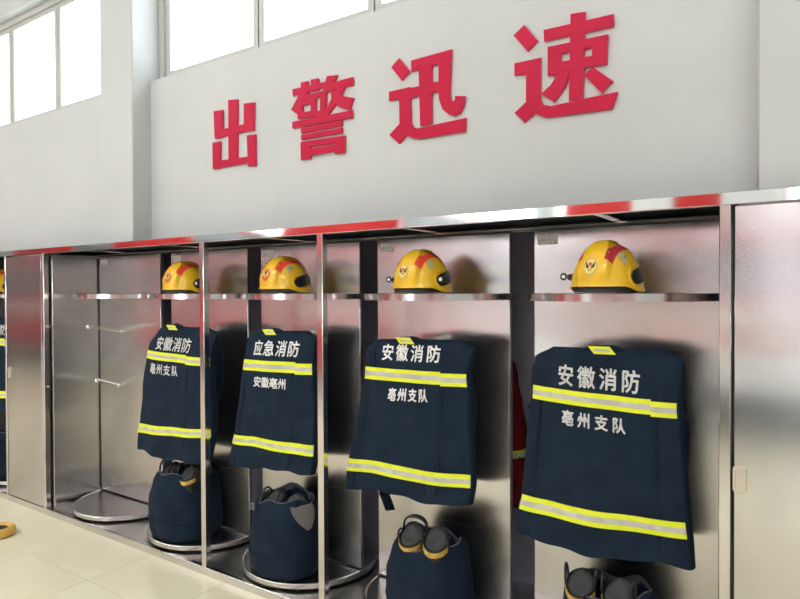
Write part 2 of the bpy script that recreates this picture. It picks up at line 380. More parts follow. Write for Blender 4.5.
# ------------------------------------------------------------------ red characters on the wall
SIGN_STROKES = {
 'chu': [
  [(-3.146,2.764),(-3.063,2.759),(-3.062,2.645),(-3.072,2.591),(-3.137,2.594)],
  [(-3.140,2.640),(-2.809,2.644),(-2.807,2.598),(-3.137,2.594)],
  [(-3.011,2.809),(-2.930,2.800),(-2.936,2.432),(-3.012,2.432)],
  [(-2.874,2.765),(-2.787,2.757),(-2.791,2.594),(-2.876,2.602)],
  [(-3.158,2.571),(-3.085,2.570),(-3.090,2.405),(-3.156,2.409)],
  [(-3.155,2.454),(-2.781,2.445),(-2.779,2.409),(-3.153,2.409)],
  [(-2.848,2.573),(-2.778,2.568),(-2.778,2.384),(-2.843,2.390)],
 ],
 'jing': [
  [(-2.479,2.778),(-2.238,2.774),(-2.237,2.748),(-2.477,2.740)],
  [(-2.416,2.803),(-2.363,2.802),(-2.361,2.732),(-2.411,2.732)],
  [(-2.342,2.805),(-2.288,2.802),(-2.285,2.740),(-2.337,2.741)],
  [(-2.423,2.743),(-2.376,2.730),(-2.436,2.627),(-2.490,2.666)],
  [(-2.441,2.729),(-2.238,2.727),(-2.238,2.702),(-2.435,2.697)],
  [(-2.272,2.725),(-2.230,2.724),(-2.235,2.620),(-2.276,2.597),(-2.307,2.606),(-2.307,2.626),(-2.276,2.624)],
  [(-2.439,2.698),(-2.306,2.697),(-2.307,2.675),(-2.439,2.674)],
  [(-2.439,2.698),(-2.403,2.696),(-2.404,2.604),(-2.440,2.607)],
  [(-2.341,2.694),(-2.306,2.692),(-2.307,2.602),(-2.342,2.603)],
  [(-2.439,2.636),(-2.301,2.634),(-2.301,2.601),(-2.440,2.607)],
  [(-2.223,2.801),(-2.155,2.794),(-2.188,2.735),(-2.238,2.710),(-2.255,2.739)],
  [(-2.230,2.758),(-2.050,2.763),(-2.048,2.722),(-2.230,2.717)],
  [(-2.139,2.751),(-2.077,2.748),(-2.156,2.649),(-2.217,2.596),(-2.273,2.584),(-2.284,2.611),(-2.222,2.635)],
  [(-2.199,2.716),(-2.155,2.712),(-2.121,2.677),(-2.046,2.653),(-2.072,2.596),(-2.139,2.621),(-2.194,2.677)],
  [(-2.478,2.595),(-2.054,2.591),(-2.052,2.553),(-2.479,2.560)],
  [(-2.307,2.606),(-2.256,2.607),(-2.231,2.564),(-2.290,2.565)],
  [(-2.413,2.550),(-2.124,2.548),(-2.124,2.523),(-2.413,2.522)],
  [(-2.413,2.512),(-2.124,2.510),(-2.122,2.485),(-2.413,2.487)],
  [(-2.417,2.474),(-2.105,2.466),(-2.105,2.436),(-2.417,2.442)],
  [(-2.417,2.474),(-2.346,2.472),(-2.349,2.374),(-2.415,2.377)],
  [(-2.173,2.467),(-2.105,2.466),(-2.108,2.378),(-2.171,2.379)],
  [(-2.361,2.429),(-2.157,2.427),(-2.152,2.392),(-2.361,2.391)],
 ],
 'xun': [
  [(-1.757,2.800),(-1.695,2.724),(-1.742,2.688),(-1.804,2.765)],
  [(-1.819,2.645),(-1.693,2.646),(-1.693,2.598),(-1.819,2.600)],
  [(-1.758,2.631),(-1.693,2.628),(-1.688,2.472),(-1.673,2.445),(-1.650,2.437),(-1.385,2.446),(-1.389,2.385),(-1.566,2.385),(-1.630,2.384),(-1.676,2.394),(-1.717,2.412),(-1.761,2.379),(-1.818,2.429),(-1.756,2.476)],
  [(-1.686,2.773),(-1.460,2.779),(-1.462,2.727),(-1.685,2.720)],
  [(-1.695,2.640),(-1.526,2.642),(-1.526,2.596),(-1.693,2.592)],
  [(-1.642,2.729),(-1.568,2.729),(-1.571,2.448),(-1.635,2.449)],
  [(-1.529,2.739),(-1.462,2.742),(-1.470,2.571),(-1.465,2.545),(-1.455,2.534),(-1.442,2.537),(-1.440,2.557),(-1.389,2.547),(-1.394,2.507),(-1.415,2.475),(-1.441,2.466),(-1.474,2.477),(-1.509,2.507),(-1.528,2.556),(-1.532,2.607)],
 ],
 'su': [
  [(-1.096,2.806),(-1.034,2.723),(-1.082,2.690),(-1.146,2.772)],
  [(-1.142,2.648),(-1.021,2.648),(-1.021,2.587),(-1.142,2.595)],
  [(-1.087,2.604),(-1.021,2.617),(-1.023,2.471),(-1.009,2.444),(-0.975,2.432),(-0.828,2.439),(-0.697,2.443),(-0.718,2.379),(-0.913,2.384),(-0.988,2.386),(-1.015,2.395),(-1.047,2.414),(-1.097,2.382),(-1.142,2.430),(-1.088,2.469)],
  [(-1.007,2.763),(-0.713,2.758),(-0.714,2.709),(-1.005,2.716)],
  [(-0.889,2.802),(-0.827,2.796),(-0.838,2.440),(-0.896,2.445)],
  [(-0.987,2.686),(-0.737,2.682),(-0.738,2.643),(-0.989,2.646)],
  [(-0.989,2.687),(-0.931,2.684),(-0.932,2.561),(-0.989,2.564)],
  [(-0.798,2.682),(-0.735,2.681),(-0.740,2.563),(-0.800,2.567)],
  [(-0.989,2.612),(-0.740,2.608),(-0.740,2.566),(-0.989,2.566)],
  [(-0.941,2.571),(-0.888,2.564),(-0.913,2.502),(-0.961,2.447),(-1.018,2.492),(-0.975,2.522)],
  [(-0.795,2.562),(-0.716,2.490),(-0.761,2.451),(-0.833,2.537)],
 ],
}

def polygon_inset(pts, d):
    # small inward offset of a simple polygon (in x,z)
    n = len(pts); a = sum(pts[i][0]*pts[(i+1) % n][1]-pts[(i+1) % n][0]*pts[i][1] for i in range(n)); s = 1 if a > 0 else -1
    out = []
    for i in range(n):
        p0, p1, p2 = Vector(pts[i-1]), Vector(pts[i]), Vector(pts[(i+1) % n])
        e1 = (p1-p0).normalized(); e2 = (p2-p1).normalized()
        n1 = Vector((-e1.y, e1.x))*s; n2 = Vector((-e2.y, e2.x))*s
        k = max(.45, 1+n1.dot(n2)); out.append(p1+(n1+n2)*(d/k))
    return out
for key, ch, pos in (('chu', '出', 'leftmost of the four'), ('jing', '警', 'second from the left, densest of the four'), ('xun', '迅', 'third from the left of the four'), ('su', '速', 'rightmost of the four')):
    kf = (WALL-.011)/WALL      # measured on the wall plane, moved on to the letter faces
    pols = [[(x*kf, EYE+(z-EYE)*kf) for x, z in q] for q in SIGN_STROKES[key]]
    cx = sum(p[0] for q in pols for p in q)/sum(len(q) for q in pols); zb = min(p[1] for q in pols for p in q)
    t = thing('wall_character', 'red acrylic character %s on the white wall, %s' % (ch, pos), 'sign', (cx, WALL, zb), 0, 'red sign characters on the wall')
    a = MB(); b = MB(); nails = MB()
    for qi, q in enumerate(pols):
        q2 = [(x-cx, z-zb) for x, z in q]
        b.prism([tuple(p) for p in polygon_inset(q2, -.0010)], -.0115-.0002*qi, -.002)
        a.prism([tuple(p) for p in polygon_inset(q2, .0012)], -.0150-.0002*qi, -.011)
        x = sum(p[0] for p in q2)/len(q2); z = sum(p[1] for p in q2)/len(q2)
    a.build('letter_face', M['red_acrylic'], t, smooth=False); b.build('letter_body', M['red_edge'], t, smooth=False)

# ------------------------------------------------------------------ helmets
HA, HB, HT = .130, .152, .203
def rim_z(phi):
    p = abs(math.atan2(math.sin(phi), math.cos(phi)))      # 0 front .. pi rear
    return .024-.019*smooth01((p-.95)/.55)
def dome(phi, t):
    e = t*PI/2; rho = max(0, math.cos(e))**.80
    x = HA*rho*math.sin(phi); y = -HB*rho*math.cos(phi)
    zr = rim_z(phi); z = zr+(HT-.012-zr)*math.sin(e)**1.04
    k = 1+.045*max(0, 1-t/.10)                            # turned-out brim
    x *= k; y *= k
    f = smooth01((-y+.02)/HB)
    w = .024+.036*f*f
    up_ = .015*smooth01((w-abs(x))/.014+.5)*smooth01(t/.22)
    d = Vector((x*.55, y*.55, max(.02, z-.02))).normalized()
    p = Vector((x, y, z))+d*up_
    return p
def dome_n(phi, t):
    e = 1e-3; a = dome(phi+e, t)-dome(phi-e, t); b = dome(phi, min(1, t+e))-dome(phi, max(0, t-e))
    n = a.cross(b)
    if n.length < 1e-12: return Vector((0, 0, 1))
    n.normalize()
    return n if n.dot(dome(phi, t)-Vector((0, 0, .04))) > 0 else -n
def dome_xy(x, y):
    phi = math.atan2(x/HA, -y/HB); rho = min(1, math.hypot(x/HA, y/HB)); e = math.acos(min(1, rho**(1/.80)))
    return phi, e/(PI/2)
def patch(pts2, off, th, closed_center=None):
    """thin raised plate on the shell, pts2 = rows of (phi,t)"""
    m = MB()
    A = [[dome(*q)+dome_n(*q)*off for q in row] for row in pts2]
    B = [[dome(*q)+dome_n(*q)*(off+th) for q in row] for row in pts2]
    rim0 = [A[0]]; rows = [A[0]]+B+[A[-1]]
    # side skirts
    R = []
    for i, row in enumerate(B): R.append([A[i][0]]+row+[A[i][-1]])
    R = [[A[0][0]]+A[0]+[A[0][-1]]]+R+[[A[-1][0]]+A[-1]+[A[-1][-1]]]
    m.grid(R)
    bmesh.ops.remove_doubles(m.bm, verts=m.bm.verts, dist=1e-6)
    return m
def disc_patch(phi0, z0_t, rad, off, th, n=20, sq=1.0):
    P = []
    for k in (0, .5, 1.0):
        P.append([(phi0+rad*k*math.cos(2*PI*i/n)/(HA*.97), z0_t+rad*k*sq*math.sin(2*PI*i/n)/.235) for i in range(n)])
    m = MB()
    rows = [[dome(*q)+dome_n(*q)*off for q in P[2]]]+[[dome(*q)+dome_n(*q)*(off+th) for q in r] for r in (P[2], P[1])]
    V = m.grid(rows, closed_u=True); m.face(V[-1])
    return m
def make_helmet(label, strip='helmet_red', badge='pale', lamp=(), scuff=True, loc=(0, 0, 0), rz=0):
    r = thing('fire_helmet', label, 'helmet', loc, rz, 'yellow helmets on the shelves')
    m = MB(); N = 96; T = [0, .008, .02, .05, .09, .14, .2, .27, .34, .41, .48, .55, .62, .69, .76, .83, .89, .94, .98, 1]
    P = [[dome(2*PI*i/N, t) for i in range(N)] for t in T]
    inner = [[p*.965+Vector((0, 0, -.001)) for p in P[k]] for k in (0, 3, 6, 9)]
    for row, src in zip(inner, (0, 3, 6, 9)):
        for i, p in enumerate(row): p.z = P[src][i].z-.002 if src == 0 else P[src][i].z-.01
    rows = inner[::-1]+P
    V = m.grid(rows, closed_u=True); m.face(V[0])
    bmesh.ops.remove_doubles(m.bm, verts=m.bm.verts, dist=1e-5)
    m.build('shell', M['helmet'], r)
    # black liner under the brim, resting on the shelf
    m = MB()
    rows = []
    for k, z in ((.90, .030), (.955, .018), (.965, .006), (.94, .001), (.72, .001), (.70, .03)):
        rows.append([(HA*k*math.sin(2*PI*i/48), -HB*k*math.cos(2*PI*i/48), z if k != .90 else rim_z(2*PI*i/48)+.008) for i in range(48)])
    m.grid(rows, closed_u=True); m.build('liner', M['black_plastic'], r)
    for s in (-1, 1):
        rows = []
        for i in range(17):
            al = math.radians(36+90*i/16); row = []
            for bd in (17.5, 22, 26, 30.5):
                be = math.radians(bd); dx, dy, dz = s*math.sin(be), -math.cos(be)*math.cos(al), math.cos(be)*math.sin(al)
                row.append((math.atan2(dx, -dy), math.asin(dz)/(PI/2)))
            rows.append(row)
        patch(rows, .0006, .0016).build('reflective_strip', M[strip], r)
        # black visor pocket over the ear, rising towards the back
        rows = []
        L = [(-1, 0), (-.93, .45), (-.75, .85), (-.5, 1), (0, 1), (.5, 1), (.75, .85), (.93, .45), (1, 0)]
        for c, hw in L:
            phi = s*(math.radians(93)+c*math.radians(26)); tc = .225+.06*c
            rows.append([(phi, tc+hw*.105*k) for k in (-1, -.6, 0, .6, 1)])
        patch(rows, -.001, .007).build('ear_pocket', M['black_plastic'], r)
        rim = []
        for c, hw in L: rim.append((s*(math.radians(93)+c*math.radians(30)), .225+.06*c-hw*.135-.008))
        for c, hw in L[::-1]: rim.append((s*(math.radians(93)+c*math.radians(30)), .225+.06*c+hw*.135+.008))
        MB().tube([dome(*q)-dome_n(*q)*.0015 for q in rim], .0045, 8, closed=True).build('pocket_rim', M['helmet'], r)
    if badge == 'pale':
        b = disc_patch(0, .27, .027, .0005, .0014, 24, 1.1).build('badge', M['badge'], r)
        ink = M['badge_dark']; ring = M['badge_dark']
    else:
        b = disc_patch(0, .27, .025, .0005, .0014, 24, 1.15).build('badge', M['badge_red'], r)
        ink = M['badge']; ring = M['badge']
    def on(u, v): return (u/(HA*.97), .27+v/.235)
    e = MB()
    pts = [on(.0235*math.cos(2*PI*i/28), .0262*math.sin(2*PI*i/28)) for i in range(28)]
    e.tube([dome(*q)+dome_n(*q)*.0024 for q in pts], .0007, 5, closed=True)
    # emblem: two upswept wings, a small crest and a shield point
    for s in (-1, 1):
        for a in range(4):
            q = [on(s*(.004+.003*a), -.004-.001*a), on(s*(.010+.002*a), .001+.002*a), on(s*(.0135+.001*a), .009+.0015*a)]
            e.tube([dome(*k)+dome_n(*k)*.0024 for k in q], [.0018, .0022, .0007], 5)
        q = [on(0, -.016), on(s*.007, -.008), on(s*.008, 0)]
        e.tube([dome(*k)+dome_n(*k)*.0024 for k in q], .0013, 5)
    e.build('emblem', ink, b)
    c = disc_patch(0, .27+.006/.235, .0062, .002, .0014, 12).build('emblem_crest', M['badge_red' if badge == 'pale' else 'badge_dark'], b)
    if scuff:
        rows = [[(math.radians(58)+.17*math.cos(a)*k, .47+.12*math.sin(a)*k*(1+.3*math.sin(3*a))) for k in (.02, .5, 1)] for a in [2*PI*i/14 for i in range(15)]]
        patch(rows, .0003, .0006).build('scuffed_decal', M['helmet_scuff'], r)
    for kind in lamp:
        s = -1 if 'left' in kind else 1
        ph = s*math.radians(78)
        p = dome(ph, .20); n = dome_n(ph, .20); n.z = 0; n.normalize()
        fd = Vector((0, -1, 0))
        g = MB(); c = p+n*.012
        g.tube([p-n*.004, c, c+n*.006], [.012, .016, .012], 10)
        g.tube([c+fd*-.012, c+fd*.018], .013, 12)
        lo = g.build('lamp_holder', M['black_plastic'], r)
        q = c+n*.014+fd*.016
        if 'ring' in kind:
            MB().tube([q+n*.013+Vector((math.cos(2*PI*i/16)*.011, 0, math.sin(2*PI*i/16)*.011+.003)) for i in range(16)], .0045, 8, closed=True).build('lamp_ring', M['black_plastic'], lo)
            q2 = q+n*.013+Vector((0, .001, .003))
            MB().tube([q2, q2+fd*.003], .008, 14).build('lamp_lens', M['white_plastic'], lo)
        else:
            q2 = c+fd*.017
            MB().tube([q2, q2+fd*.004], .0085, 14).build('lamp_lens', M['white_plastic'], lo)
    return r
SH = 1.6355
make_helmet('yellow fire helmet with dull red strips on the right-end shelf', 'helmet_maroon', 'pale', ('left ring',), True, (-.708, 2.50, SH), -.14)
make_helmet('yellow fire helmet with bright red strips and a white lamp dot, above third hung coat', 'helmet_red', 'pale', ('left ring', 'right dot'), True, (-1.575, 2.52, SH), -.05)
make_helmet('yellow fire helmet with red strips on the shelf above the 应急消防 coat', 'helmet_red', 'red', (), True, (-2.478, 2.54, SH), -.02)
make_helmet('yellow fire helmet partly hidden by the thin left post, above the first hung coat', 'helmet_red', 'red', ('right',), False, (-3.355, 2.55, SH), .10)
make_helmet('yellow fire helmet cut off by the left edge of the picture', 'helmet_red', 'red', (), False, (-5.77, 2.53, SH), .0)

# ------------------------------------------------------------------ coats
VK = [0, .19, .255, .765, .845, 1]
COATS = {
 'E': {"rows": [[-0.27, 1.4, 0.295, 1.409], [-0.282, 1.249, 0.273, 1.231], [-0.285, 1.192, 0.275, 1.175], [-0.329, 0.778, 0.303, 0.785], [-0.342, 0.714, 0.31, 0.726], [-0.347, 0.601, 0.317, 0.617]], "lines": [[[-0.164, 1.263], [-0.163, 1.346], [0.155, 1.252], [0.158, 1.339]], [[-0.149, 1.103], [-0.147, 1.164], [0.105, 1.095], [0.105, 1.153]]]},
 'D': {"rows": [[-0.252, 1.397, 0.333, 1.413], [-0.265, 1.27, 0.295, 1.277], [-0.272, 1.209, 0.297, 1.219], [-0.373, 0.789, 0.309, 0.816], [-0.383, 0.726, 0.308, 0.757], [-0.394, 0.639, 0.296, 0.679]], "lines": [[[-0.149, 1.312], [-0.14, 1.389], [0.185, 1.319], [0.193, 1.397]], [[-0.112, 1.119], [-0.105, 1.18], [0.117, 1.132], [0.118, 1.192]]]},
 'C': {"rows": [[-0.213, 1.408, 0.305, 1.425], [-0.235, 1.257, 0.276, 1.268], [-0.248, 1.195, 0.276, 1.209], [-0.32, 0.811, 0.291, 0.831], [-0.338, 0.757, 0.286, 0.771], [-0.37, 0.63, 0.264, 0.677]], "lines": [[[-0.143, 1.287], [-0.126, 1.372], [0.202, 1.295], [0.224, 1.381]], [[-0.141, 1.112], [-0.132, 1.169], [0.104, 1.112], [0.109, 1.17]]]},
 'B': {"rows": [[-0.166, 1.414, 0.411, 1.416], [-0.259, 1.264, 0.349, 1.251], [-0.277, 1.21, 0.349, 1.201], [-0.372, 0.766, 0.349, 0.815], [-0.39, 0.703, 0.349, 0.763], [-0.409, 0.586, 0.3, 0.589]], "lines": [[[-0.15, 1.277], [-0.112, 1.359], [0.202, 1.269], [0.232, 1.36]], [[-0.213, 1.117], [-0.196, 1.187], [0.079, 1.116], [0.089, 1.18]]]},
}
def lerp(a, b, t): return a+(b-a)*t
def make_coat(key, label, body='cloth', text=(), pmat='print', seams=(.12, .80), seed=0, wave=0, tail=None, taper=.05, cloc=None, rz=0, group='hung fire coats facing the room', collar=.45, step=.8, y0=2.50, thick=.15, rsleeve=True):
    d = COATS[key]; rows = d['rows']; cx = CENTRE[key] if cloc is None else cloc[0]
    zb = min(rows[-1][1], rows[-1][3])
    r = thing('fire_coat', label, 'coat', (cx, y0 if cloc is None else cloc[1], zb if cloc is None else zb+cloc[2]), rz, group)
    def base(u, v):
        i = 0
        while i < 4 and v > VK[i+1]: i += 1
        t = (v-VK[i])/(VK[i+1]-VK[i])
        def cr(j):       # gentle Catmull-Rom down the side
            p = [rows[max(0, min(5, i+k))][j] for k in (-1, 0, 1, 2)]
            kk = [VK[max(0, min(5, i+k))] for k in (-1, 0, 1, 2)]
            m1 = (p[2]-p[0])/max(1e-6, kk[2]-kk[0])*(kk[2]-kk[1]); m2 = (p[3]-p[1])/max(1e-6, kk[3]-kk[1])*(kk[2]-kk[1])
            return (2*t**3-3*t*t+1)*p[1]+(t**3-2*t*t+t)*m1+(-2*t**3+3*t*t)*p[2]+(t**3-t*t)*m2
        x = lerp(cr(0), cr(2), u); z = lerp(cr(1), cr(3), u)
        return x, z
    def surf(u, v, off=0, plain=False):
        x, z = base(u, v)
        e = abs(2*u-1)
        y = -.030*(1-e**3.0)
        y += .010*math.sin(5.5*u+2.2*v+seed)*v + .006*math.sin(13*u-3*v+seed*2)*(.25+.75*v)
        y += .010*(noise.noise(Vector((u*3.5+seed*7, v*4.5, seed)))+.5*noise.noise(Vector((u*8+seed*3, v*9, seed+4))))
        for s in seams:
            q = u-s-.02*math.sin(3*v+seed)
            y += 0 if plain else .010*math.exp(-(q/.009)**2)*smooth01((v-.02)/.1)
        z += -.030*max(0, e-.80)/.2*max(0, 1-v/.12) if e > .80 else 0
        z += wave*math.exp(-((u-.28)/.22)**2)*smooth01(v*1.4-.2)
        if v > .86: z += (.008*math.sin(8*u+seed*3)+.004*math.sin(23*u+seed))*smooth01((v-.86)/.14)
        return Vector((x, y-off, z-zb))
    U = [0, .01, .03, .06]+[.06+.88*i/46 for i in range(1, 46)]+[.94, .97, .99, 1]; NV = 64
    m = MB(); P = []
    for j in range(NV+1):
        v = j/NV; th = thick*(.55+.45*smooth01(v/.2)); rr = .042*(.5+.5*smooth01(v/.12))
        row = [surf(u, v) for u in U]
        a, b = row[0], row[-1]
        # round edges and a back face
        for k in range(1, 6):
            an = k/5*PI/2
            row.append(b+Vector((rr*math.sin(an)*(.55-taper*2.5), rr*(1-math.cos(an))+ .0, 0)))
        br = b+Vector((rr*.55-taper*th/thick, th, 0)); al = a+Vector((-rr*.55+.02, th, 0))
        for k in range(0, 9): row.append(br.lerp(al, k/8)+Vector((0, .01*math.sin(PI*k/8), 0)))
        for k in range(5, 0, -1):
            an = k/5*PI/2
            row.append(a+Vector((-rr*math.sin(an)*.55, rr*(1-math.cos(an)), 0)))
        P.append(row)
    # hem: roll inside
    P.append([p+Vector((0, 0, -.004)) for p in P[-1]])
    c = Vector((0, .06, 0)); inner = []
    for p in P[-1]: inner.append(Vector((p.x*.95, .06+(p.y-.06)*.75, p.z+.003)))
    P.append(inner); P.append([p+Vector((0, 0, .10)) for p in inner])
    top = [Vector((p.x*.95, .05+(p.y-.05)*.55, p.z+.012)) for p in P[0]]
    P.insert(0, top)
    V = m.grid(P, closed_u=True); m.face(V[0][::-1]); m.face(V[-1])
    m.build('coat_back', M[body], r)
    # sleeves folded behind the back
    for s in ((-1, 1) if rsleeve else (-1,)):
        xs = rows[0][0]+.06 if s < 0 else rows[0][2]-.055-taper*.8
        xe = (rows[3][0]+.07 if s < 0 else rows[3][2]-.065-taper*.8)
        g = MB(); pts = []; rad = []
        for i in range(13):
            t = i/12
            pts.append((lerp(xs, xe, t)+s*(.012+.022*math.sin(PI*t))+.006*math.sin(11*t+seed), .085+.03*t+.008*math.sin(9*t+seed), lerp(1.37, .80, t)-zb))
            rad.append((.050+.018*math.sin(PI*min(1, t*1.15))+.004*math.sin(17*t+seed))*(.7 if i == 0 else 1))
        g.tube(pts, rad, 14); g.build('sleeve', M[body], r)
        MB().tube([Vector(pts[-1])+Vector((0, 0, -.002)), Vector(pts[-1])+Vector((0, 0, -.07))], [.050, .047], 14).build('cuff', M['cloth_dark' if body == 'cloth' else body], r)
        if body == 'cloth_red':
            q = [Vector(p) for p in pts[9:12]]
            b_ = MB().tube([q[0], q[0].lerp(q[1], .85)], [rad[9]+.003, rad[10]+.003], 14).build('sleeve_band', M['tape'], r)
            MB().tube([q[0].lerp(q[1], .28), q[0].lerp(q[1], .60)], rad[9]+.0055, 14).build('silver_band', M['tape_silver'], b_)
    # reflective tapes
    def tape(u0, u1, va, vb, dz=0, wrap0=False):
        n = max(6, int(40*(u1-u0))); m = MB(); rows_ = []
        def strip(off, f0, f1, cap):
            R = []
            for k in range(5):
                f = lerp(f0, f1, k/4); v = lerp(va, vb, f)
                R.append([surf(lerp(u0, u1, i/n), v, off, True)+Vector((0, 0, dz)) for i in range(n+1)])
            R = [[p+Vector((0, cap, 0)) for p in R[0]]]+R+[[p+Vector((0, cap, 0)) for p in R[-1]]]
            R = [[row[0]+Vector((0, cap, 0))]+row+[row[-1]+Vector((0, cap, 0))] for row in R]
            return R
        m.grid(strip(.0038, 0, 1, .004)); o = m.build('reflective_tape', M['tape'], r)
        m = MB(); m.grid(strip(.0050, .33, .68, .002)); m.build('silver_band', M['tape_silver'], o)
    if step:
        tape(-.005, step, VK[1], VK[2]); tape(step, 1.005, VK[1], VK[2], -.007)
    else: tape(-.005, 1.005, VK[1], VK[2])
    tape(-.01, 1.005, VK[3], VK[4])
    # collar with its tag, standing at the back of the neck
    g = MB(); R = []; cu = collar
    for k, (dz, dy) in enumerate(((-.03, .006), (.012, -.004), (.030, .012), (.022, .026), (-.02, .036))):
        row = []
        for i in range(13):
            t = i/12; u = cu-.15+.30*t; p = surf(u, 0); arch = math.sin(PI*t)**.6
            row.append(p+Vector((0, .01+dy, dz*arch+.004*math.sin(6*t+seed*5)*arch)))
        R.append(row)
    g.grid(R); g.build('collar', M[body], r)
    g = MB(); R = []
    for k in range(4):
        R.append([surf(cu-.075+.15*i/8, .0, 0)+Vector((.008*k-.012, .0-.010+.001*k, .022-.010*k)) for i in range(9)])
    R = [[p+Vector((0, .006, 0)) for p in R[0]]]+R+[[p+Vector((0, .006, 0)) for p in R[-1]]]
    g.grid(R); o = g.build('collar_tag', M['tape'], r)
    g = MB(); R = [[p+Vector((0, -.0016, 0)) for p in row[1:-1]] for row in (R[2], R[3])]
    g.grid([[p+Vector((0, .001, 0)) for p in R[0]]]+R); g.build('silver_band', M['tape_silver'], o)
    if tail:
        (tx0, tz0, tx1, tz1) = tail
        g = MB(); R = []
        for k in range(6):
            t = k/5; R.append([Vector((lerp(tx0, tx1, i/8)+.03*t, .055+.028*math.cos(PI*i/4)+.01*t, lerp(tz0, tz1, t)-zb+.012*i/8*-1)) for i in range(8)])
        V = g.grid(R, closed_u=True); g.face(V[-1]); g.build('hanging_cuff', M[body], r)
    # printed lettering laid on the cloth
    for n_, (txt, ln) in enumerate(zip(text, d['lines'])):
        lb, lt, rb, rtp = [Vector(p) for p in ln]
        pm = MB()
        cv = bpy.data.curves.new('print_text', 'FONT'); cv.body = txt; cv.size = 1; cv.resolution_u = 3
        to = bpy.data.objects.new('print_text', cv); COL.objects.link(to); bpy.context.view_layer.update()
        me = bpy.data.meshes.new_from_object(to.evaluated_get(bpy.context.evaluated_depsgraph_get()))
        bpy.data.objects.remove(to); bpy.data.curves.remove(cv)
        bm = bmesh.new(); bm.from_mesh(me); bpy.data.meshes.remove(me)
        x0 = min(v.co.x for v in bm.verts); x1 = max(v.co.x for v in bm.verts); y0_ = min(v.co.y for v in bm.verts); y1_ = max(v.co.y for v in bm.verts)
        nch = len(txt); gap = PRINT_GAP.get((key, n_), 0)
        bmesh.ops.triangulate(bm, faces=bm.faces)
        for _ in range(2):
            bmesh.ops.subdivide_edges(bm, edges=[e for e in bm.edges if e.calc_length() > .16], cuts=1)
            bmesh.ops.triangulate(bm, faces=bm.faces)
        lay = {}
        g0 = bm.verts[:] + bm.edges[:] + bm.faces[:]
        for n2, (ox, oy) in enumerate(((BOLD, 0), (-BOLD, 0), (0, BOLD), (0, -BOLD))):
            for k in bmesh.ops.duplicate(bm, geom=g0)['geom']:
                if isinstance(k, bmesh.types.BMVert): lay[k] = (ox, oy, n2+1)
        for v in bm.verts:
            if v in lay: ox, oy, k_ = lay[v]
            else: ox = oy = k_ = 0
            a = (v.co.x-x0)/(x1-x0); b_ = (v.co.y-y0_)/(y1_-y0_)
            if gap:    # letter-spaced lines
                k = max(0, min(nch-1, int(math.floor(v.co.x+.004)))); fr_ = (v.co.x-k-x0)/(x1-x0)*nch; a = (k*(1+gap)+fr_)/(nch+(nch-1)*gap)
            q = lb.lerp(rb, a).lerp(lt.lerp(rtp, a), b_)
            # find the cloth point under (x, z)
            v_ = (rows[0][1]-q.y)/(rows[0][1]-rows[-1][1]); u_ = .5
            for _ in range(5):
                xx, zz = base(u_, v_); xl = base(0, v_)[0]; xr = base(1, v_)[0]
                u_ = (q.x-xl)/(xr-xl); v_ += (zz-q.y)/(rows[0][1]-rows[-1][1])
            p = surf(u_, v_, .0036+.0003*k_, True); v.co = (q.x+ox, p.y, q.y-zb+oy)
        pm.bm.free(); pm.bm = bm
        pm.build('printed_lettering', M[pmat], r, smooth=False, recalc=False)
    return r
BOLD = .0018
PRINT_GAP = {('E', 0): .22, ('E', 1): .30, ('D', 0): .22, ('D', 1): .18, ('C', 0): .10, ('C', 1): 0, ('B', 0): .08, ('B', 1): .15}
T1, T2 = ('安徽消防', '亳州支队'), ('应急消防', '安徽亳州')
make_coat('E', 'large navy fire coat lettered in grey on the right-end rack, longest of the row', text=T1, pmat='print', seams=(.06, .86), seed=.4, collar=.50, step=.85, taper=.04)
make_coat('D', 'navy fire coat lettered 安徽消防 in white, third hung coat from the left', text=T1, pmat='print_white', seams=(.10, .80), seed=1.7, wave=.022, tail=(-.24, .64, -.17, .56), collar=.42, step=.79, taper=.09)
make_coat('C', 'navy fire coat lettered 应急消防 in white, second hung coat from the left', text=T2, pmat='print_white', seams=(.10, .78), seed=3.1, wave=.006, collar=.40, step=.81, taper=.12)
make_coat('B', 'navy fire coat crossed by the thin left post, first hung coat from the left', text=T1, pmat='print', seams=(.74,), seed=4.6, collar=.35, step=.70, taper=.13)
COATS['Z'] = COATS['C']
make_coat('Z', 'navy fire coat cut by the left picture edge beyond the narrow locker', text=T1, pmat='print', seams=(.12, .80), seed=5.5, collar=.45)
make_coat('D', 'red rescue coat glimpsed through the black gap left of the large coat', body='cloth_red', seams=(.15, .8), seed=2.3, cloc=(-1.615, 3.09, -.10), rz=PI, group='coats on the far side of the racks')

